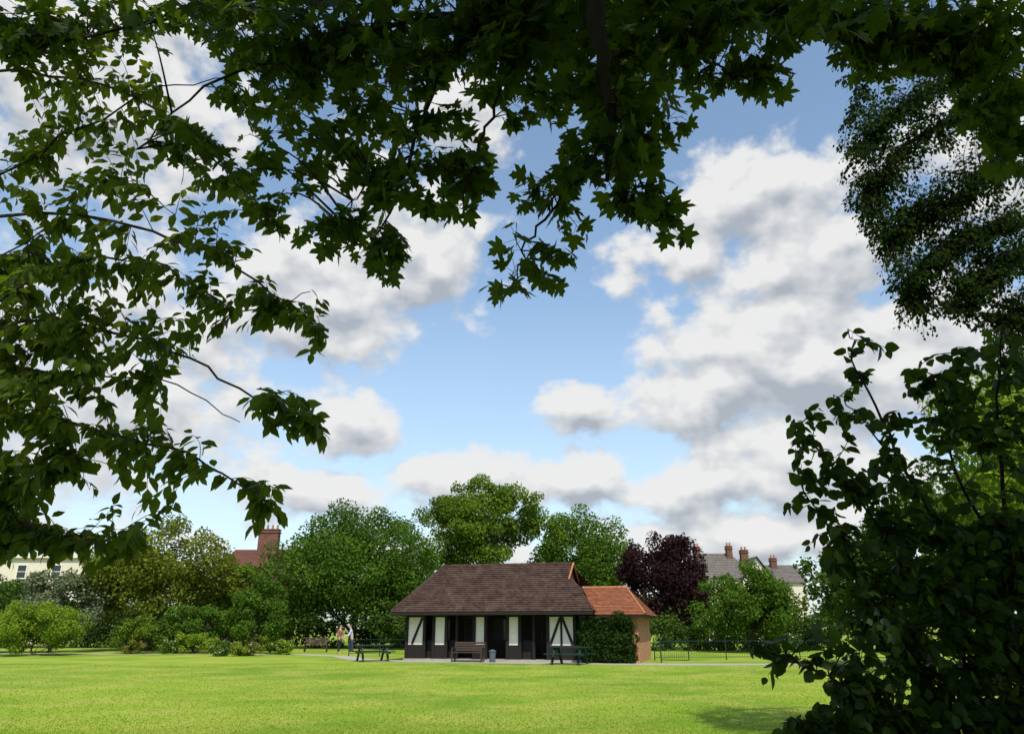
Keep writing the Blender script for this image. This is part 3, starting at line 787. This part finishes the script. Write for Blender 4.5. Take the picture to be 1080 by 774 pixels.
def near_tree(name, label, cat, leafm, barkm, tv, tf, branches, regions, lsize, nl, pet, seed, droop=.6, trunk=None, span=.42, extra_clumps=None, extra_per=0, extra_size=.3, twig_r=.004, facing=.6):
    rng = random.Random(seed)
    t = thing(name, label, cat)
    V = []; F = []; samp = []
    if trunk: tube(V, F, smooth([Vector(p) for p in trunk[0]]), np.interp(np.linspace(0, 1, (len(trunk[0])-1)*6+1), np.linspace(0, 1, len(trunk[1])), trunk[1]), 12)
    for pts, r0, r1 in branches:
        sp_ = smooth([Vector(p) if not isinstance(p, Vector) else p for p in pts])
        for i in range(1, len(sp_)-1): sp_[i] += Vector((rng.gauss(0, .012), rng.gauss(0, .012), rng.gauss(0, .012)))
        tube(V, F, sp_, [r0+(r1-r0)*i/(len(sp_)-1) for i in range(len(sp_))], 7)
        samp += sp_[2:]
    S = np.array([tuple(p) for p in samp])
    pos, tip, nrm, size, tone = [], [], [], [], []
    for (h, s, d, rh, rs, rd, n) in regions:
        for _ in range(n):
            while True:
                a, b2 = rng.uniform(-1, 1), rng.uniform(-1, 1)
                if a*a+b2*b2 <= 1: break
            T = B(h+a*rh, s+b2*rs, d+rng.uniform(-rd, rd))
            dd = np.linalg.norm(S-np.array(T), axis=1)
            Bp = Vector(S[np.argsort(dd)[rng.randint(0, 3)]])
            vec = T-Bp; ln = vec.length
            if ln < .12: vec = Vector((rng.gauss(0, 1), rng.gauss(0, 1), -.5)).normalized()*.25; T = Bp+vec; ln = .25
            sag = Vector((0, 0, .12*ln))
            mid = (Bp+T)/2+sag+Vector((rng.gauss(0, .05*ln), rng.gauss(0, .05*ln), 0))
            pl = smooth([Bp, mid, T], 4)
            rr0 = twig_r*(1+ln*1.3)
            tube(V, F, pl, [rr0*(1-.75*i/(len(pl)-1)) for i in range(len(pl))], 4)
            tn = rng.random(); k = rng.randint(nl[0], nl[1])
            f0 = max(0, 1-span/ln)
            for j in range(k):
                f = f0+(1-f0)*((j+.7)/k); f = min(f, 1)
                q = f*(len(pl)-1); i0 = min(int(q), len(pl)-2); p = pl[i0].lerp(pl[i0+1], q-i0)
                tw = (pl[i0+1]-pl[i0]).normalized()
                sd_ = tw.cross(Vector((0, 0, 1)))
                if sd_.length < .1: sd_ = Vector((1, 0, 0))
                sd_.normalize()
                sd_ = Matrix.Rotation(rng.uniform(-.7, .7), 3, tw) @ sd_
                sg = 1 if j % 2 else -1
                dr = (sd_*sg*.85*(0 if j == k-1 else 1)+tw*.6+Vector((rng.gauss(0, .2), rng.gauss(0, .2), -.25+rng.gauss(0, .2)))).normalized()
                pe = pet*rng.uniform(.6, 1.3)
                bs = p+dr*pe
                if pet > .03: tube(V, F, [p, bs], [.0018, .0013], 3)
                tp = (dr*.65+Vector((0, 0, -droop))+Vector((rng.gauss(0, .25), rng.gauss(0, .25), rng.gauss(0, .2)))).normalized()
                pos.append(tuple(bs)); tip.append(tuple(tp))
                nrm.append((rng.gauss(0, facing), rng.gauss(0, facing), 1+rng.gauss(0, .3)))
                size.append(rng.uniform(*lsize)*(.8+.3*(j/k < .8))); tone.append(min(1, max(0, tn+rng.gauss(0, .15))))
    put("branches", tube_mesh("branches", V, F), barkm, t)
    me = leaves_mesh("crown", tv, tf, np.array(pos), np.array(tip), np.array(nrm), np.array(size), np.array(tone))
    put("crown", me, leafm, t)
    if extra_clumps:
        leaf_cloud("unseen_shade_crown", extra_clumps, extra_per, extra_size, leafm, t, seed+5)
    return t

L_maple = leaf_mat("leaf_maple", (.007, .016, .003), (.034, .064, .006), .46, .5, .08, (.20, .31, .01))
L_cherry = leaf_mat("leaf_cherry", (.012, .028, .005), (.080, .125, .010), .48, .45, .10, (.30, .40, .015))
L_rob = leaf_mat("leaf_small", (.009, .022, .006), (.030, .056, .010), .3)
L_hazel = leaf_mat("leaf_hazel", (.007, .017, .004), (.028, .056, .007), .36, .5, .10, (.17, .28, .01))

def slab(n, xr, yr, zr, seed, r=(.7, 1.2), test=None):
    rng = random.Random(seed); out = []; tries = 0
    while len(out) < n and tries < 200000:
        tries += 1
        p = (rng.uniform(*xr), rng.uniform(*yr), rng.uniform(*zr)); rad = rng.uniform(*r)
        if p[1] > 0 and (p[2]-rad-EYE) < 1.13*(p[1]+rad): continue
        if test and not test(p): continue
        out.append((p, rad, rng.random()))
    return out
shade = slab(215, (-1.6, 10), (-6, 5.5), (7.0, 11.5), 7, test=lambda p: p[1]+.71*p[2] < 10.6) + slab(26, (-9, -1.6), (-6, 5.5), (7.0, 11.5), 9, test=lambda p: p[1]+.71*p[2] < 10.6)  # unseen leaf clumps above the view, added to shade the foreground leaves

near_tree("maple_tree", "overhanging maple tree with broad lobed dark leaves", "tree", L_maple, M_barkdark, MP_V, MP_F,
    [([(2.4, -5, 4.2), (1.8, -1.5, 6.6), (1.0, 1.8, 7.2), B(.15, 1.22, 3.3), B(.135, 1.08, 3.6), B(.145, .95, 3.6), B(.155, .85, 3.7), B(.16, .74, 3.8), B(.15, .66, 3.9)], .12, .012),
     ([B(.155, .82, 3.7), B(.13, .70, 3.8), B(.07, .62, 3.9), B(.02, .54, 3.9), B(.0, .47, 3.85)], .016, .003),
     ([B(.155, .9, 3.7), B(.24, .92, 4.1), B(.33, .89, 4.2), B(.42, .84, 4.3)], .018, .004),
     ([B(.16, 1.15, 3.6), B(-.02, 1.02, 4.1), B(-.12, .87, 4.2), B(-.15, .74, 4.2), B(-.18, .64, 4.1), B(-.21, .55, 4.0)], .028, .004),
     ([B(-.02, 1.02, 4.1), B(-.28, .94, 4.5), B(-.48, .86, 4.8), B(-.6, .72, 4.8)], .022, .005),
     ([B(.0, 1.0, 4.1), B(-.03, .80, 4), B(-.06, .70, 4), B(-.08, .59, 3.9)], .014, .004),
     ([B(.16, 1.2, 3.6), B(.35, 1.03, 4.4), B(.55, .98, 4.8), B(.72, .90, 5), B(.80, .72, 5)], .03, .006),
     ([B(.155, .81, 3.7), B(.19, .72, 3.9), B(.21, .61, 4)], .015, .004),
     ([B(-.15, .72, 4.2), B(-.22, .66, 4.2), B(-.27, .59, 4.2)], .010, .003),
     ([B(.1, 1.15, 4), B(-.25, 1.08, 4.3), B(-.55, 1.0, 4.7), B(-.85, .9, 5)], .03, .006)],
    [(-.05, 1.01, 4.3, .62, .06, .6, 130), (-.1, .95, 4.3, .42, .06, .5, 44), (.30, 1.0, 4.3, .45, .045, .5, 64), (.06, .90, 4.3, .10, .07, .4, 26),
     (.15, .75, 4, .08, .10, .35, 28), (.215, .62, 4, .035, .05, .25, 8), (.24, .80, 4, .05, .06, .3, 8),
     (.07, .80, 4, .05, .06, .3, 8), (.06, .65, 3.9, .05, .05, .2, 7), (.01, .57, 3.85, .03, .04, .2, 4), (.0, .49, 3.85, .012, .02, .1, 2),
     (-.10, .92, 4.2, .12, .04, .4, 18), (-.14, .75, 4.1, .08, .06, .3, 14), (-.07, .64, 4, .05, .06, .2, 8), (-.20, .62, 4.1, .06, .05, .3, 9), (-.27, .58, 4.2, .03, .03, .2, 5), (-.18, .53, 4.1, .03, .03, .2, 4),
     (.31, .91, 4.2, .13, .035, .4, 17), (.42, .84, 4.3, .025, .02, .2, 3), (.33, .84, 4.2, .03, .03, .2, 3), (.50, .97, 4.7, .13, .04, .4, 26),
     (-.30, .88, 4.6, .18, .08, .5, 50), (-.40, .73, 4.7, .12, .11, .4, 30), (-.25, .77, 4.4, .05, .07, .3, 9), (.72, .97, 5, .18, .08, .4, 95), (.80, .80, 5, .07, .14, .4, 46), (.62, .90, 5, .07, .05, .3, 22), (-.78, .98, 5, .16, .08, .4, 42)],
    (.074, .128), (6, 9), .06, 101, .5,
    trunk=([(2.6, -5.5, -.1), (2.5, -5.3, 2), (2.4, -5, 4.2), (2.1, -5.2, 8.5)], [.36, .3, .24, .12]),
    extra_clumps=shade, extra_per=155, extra_size=.27, facing=.75)

near_tree("cherry_tree", "drooping cherry tree with long pointed green leaves", "tree", L_cherry, M_barkgrey, OV_V, OV_F,
    [([(-6.8, 6.0, 2.4), B(-1.1, .50, 5.6), B(-.78, .60, 5.1), B(-.55, .57, 4.9), B(-.36, .47, 4.7), B(-.27, .40, 4.5)], .020, .004),
     ([(-6.8, 6.0, 2.2), B(-1.0, .33, 5.6), B(-.75, .42, 5.1), B(-.52, .39, 4.9), B(-.37, .31, 4.6), B(-.26, .26, 4.5)], .018, .004),
     ([(-6.8, 6.0, 2.0), B(-1.0, .22, 5.6), B(-.75, .28, 5.2), B(-.5, .24, 4.9), B(-.38, .19, 4.7), B(-.31, .15, 4.7)], .016, .004),
     ([(-6.8, 6.0, 3.4), B(-1.0, .8, 5.5), B(-.72, .86, 5), B(-.47, .70, 4.8), B(-.35, .56, 4.7)], .018, .004),
     ([(-6.8, 6.0, 1.9), B(-1.0, .1, 6), B(-.8, .16, 5.5), B(-.62, .12, 5.2), B(-.5, .09, 5)], .016, .004),
     ([B(-.95, .55, 5.3), B(-.72, .74, 5), B(-.58, .84, 5), B(-.46, .86, 5)], .012, .003),
     ([B(-.95, .3, 5.3), B(-.70, .5, 5), B(-.55, .52, 4.9), B(-.4, .44, 4.8), B(-.3, .47, 4.7)], .012, .003),
     ([B(-1.0, .42, 5.4), B(-.8, .30, 5.3), B(-.66, .40, 5.2), B(-.58, .30, 5.1)], .009, .003),
     ([B(-1.0, .65, 5.4), B(-.8, .52, 5.3), B(-.64, .66, 5.2), B(-.52, .60, 5.1)], .009, .003),
     ([B(-1.0, .15, 5.4), B(-.8, .22, 5.3), B(-.68, .18, 5.2), B(-.60, .22, 5.1)], .009, .003),
     ([B(-.9, .38, 5.4), B(-.66, .34, 5.1), B(-.5, .33, 5), B(-.38, .27, 4.9)], .010, .003)],
    [(-.70, .30, 5.3, .09, .25, .7, 260), (-.57, .42, 5, .11, .12, .5, 56), (-.40, .45, 4.7, .09, .07, .35, 22), (-.30, .42, 4.6, .04, .05, .3, 6), (-.33, .29, 4.6, .05, .03, .3, 11), (-.28, .26, 4.6, .03, .03, .3, 5),
     (-.34, .17, 4.7, .04, .02, .3, 7), (-.52, .22, 5, .12, .08, .5, 42), (-.68, .75, 5.1, .13, .20, .5, 95), (-.45, .60, 4.8, .11, .08, .4, 26), (-.66, .11, 5.4, .11, .035, .4, 42),
     (-.52, .11, 5.1, .06, .02, .3, 9)],
    (.078, .125), (9, 13), .012, 202, .42, trunk=([(-7, 6.2, -.1), (-6.9, 6.1, 1.5), (-6.8, 6.0, 3.5), (-6.9, 5.5, 6.5)], [.26, .2, .16, .08]),
    span=.5, twig_r=.0025)

near_tree("robinia_tree", "tall dark fine-leaved tree with hanging sprays", "tree", L_rob, M_barkdark, QUAD_V, QUAD_F,
    [([(9.8, 9.5, 5), B(.9, .75, 9.4), B(.75, .78, 9.2), B(.62, .72, 9), B(.55, .62, 9)], .06, .01),
     ([(9.8, 9.5, 4.5), B(.9, .55, 9.4), B(.76, .58, 9.2), B(.64, .52, 9), B(.58, .44, 9)], .05, .01),
     ([(9.8, 9.5, 7), B(.9, .95, 9.4), B(.75, .98, 9.2), B(.6, .9, 9), B(.56, .8, 9)], .05, .01),
     ([B(.9, .68, 9.4), B(.78, .68, 9.2), B(.68, .62, 9.1), B(.58, .56, 9)], .03, .008),
     ([B(.9, .85, 9.4), B(.76, .86, 9.2), B(.64, .80, 9.1), B(.56, .72, 9)], .03, .008),
     ([B(.9, .48, 9.4), B(.8, .54, 9.2), B(.72, .50, 9.1), B(.66, .44, 9.1)], .02, .006),
     ([B(.9, .55, 9.4), B(.8, .46, 9.2), B(.70, .42, 9.1)], .03, .01)],
    [(.67, .66, 9.1, .15, .20, .8, 420), (.70, .88, 9.2, .16, .12, .7, 190), (.65, .53, 9.1, .10, .11, .6, 170), (.74, .50, 9.2, .09, .14, .6, 200), (.575, .66, 9, .06, .14, .4, 90), (.78, .38, 9.2, .06, .08, .5, 60), (.60, .46, 9, .05, .06, .4, 22)],
    (.045, .075), (22, 30), .07, 303, .6, trunk=([(10.2, 9.8, -.1), (10, 9.6, 3), (9.8, 9.5, 7), (9.6, 9.4, 11)], [.4, .32, .24, .1]), span=.6)

near_tree("hazel_shrub", "large dark hazel bush with rounded leaves", "shrub", L_hazel, M_barkdark, HZ_V, HZ_F,
    [([(4.3, 6.6, -.05), B(.62, .0, 6.3), B(.54, .2, 6), B(.50, .33, 5.9), B(.49, .41, 5.8)], .022, .004),
     ([(4.1, 6.6, -.05), B(.57, -.05, 6.2), B(.49, .12, 6), B(.43, .22, 5.9), B(.39, .27, 5.8)], .018, .004),
     ([(4.0, 6.6, -.05), B(.52, -.08, 6.2), B(.46, .05, 6), B(.42, .13, 5.9), B(.39, .19, 5.9)], .018, .004),
     ([(4.5, 6.7, -.05), B(.66, .1, 6.3), B(.68, .28, 6.2), B(.72, .42, 6.1)], .025, .006),
     ([(3.9, 6.5, -.05), B(.48, -.12, 6), B(.38, -.05, 5.8), B(.30, -.02, 5.7)], .012, .003),
     ([(4.4, 6.7, -.05), B(.64, .05, 6.2), B(.61, .2, 6.1), B(.60, .34, 6)], .022, .005),
     ([(4.9, 6.9, -.05), B(.75, .0, 6.5), B(.78, .25, 6.4)], .03, .006),
     ([B(.52, .22, 6), B(.48, .29, 5.9), B(.455, .31, 5.8)], .008, .003),
     ([B(.64, .2, 6.2), B(.65, .32, 6.1), B(.64, .38, 6)], .008, .003),
     ([(3.5, 6.3, -.05), B(.46, -.2, 6), B(.40, -.14, 5.9), B(.35, -.11, 5.8)], .012, .004)],
    [(.68, -.02, 6.3, .14, .17, .7, 400), (.56, .0, 6.1, .08, .14, .5, 160), (.52, .16, 6, .05, .06, .3, 28), (.45, .19, 5.9, .05, .04, .3, 13), (.46, .27, 5.9, .05, .035, .3, 9), (.45, .08, 5.9, .04, .05, .3, 18), (.49, .36, 5.9, .018, .05, .2, 7),
     (.59, .28, 6.1, .06, .07, .4, 32), (.70, .28, 6.2, .09, .11, .5, 64), (.35, -.03, 5.8, .05, .015, .2, 9), (.46, -.12, 6, .08, .06, .4, 110), (.39, -.14, 5.9, .07, .045, .4, 80), (.62, -.15, 6.2, .17, .05, .5, 130), (.40, .24, 5.8, .02, .03, .2, 5), (.40, .15, 5.8, .02, .03, .2, 5), (.44, -.02, 5.9, .05, .05, .3, 34)],
    (.066, .108), (7, 10), .02, 404, .2, span=.5, facing=.9)
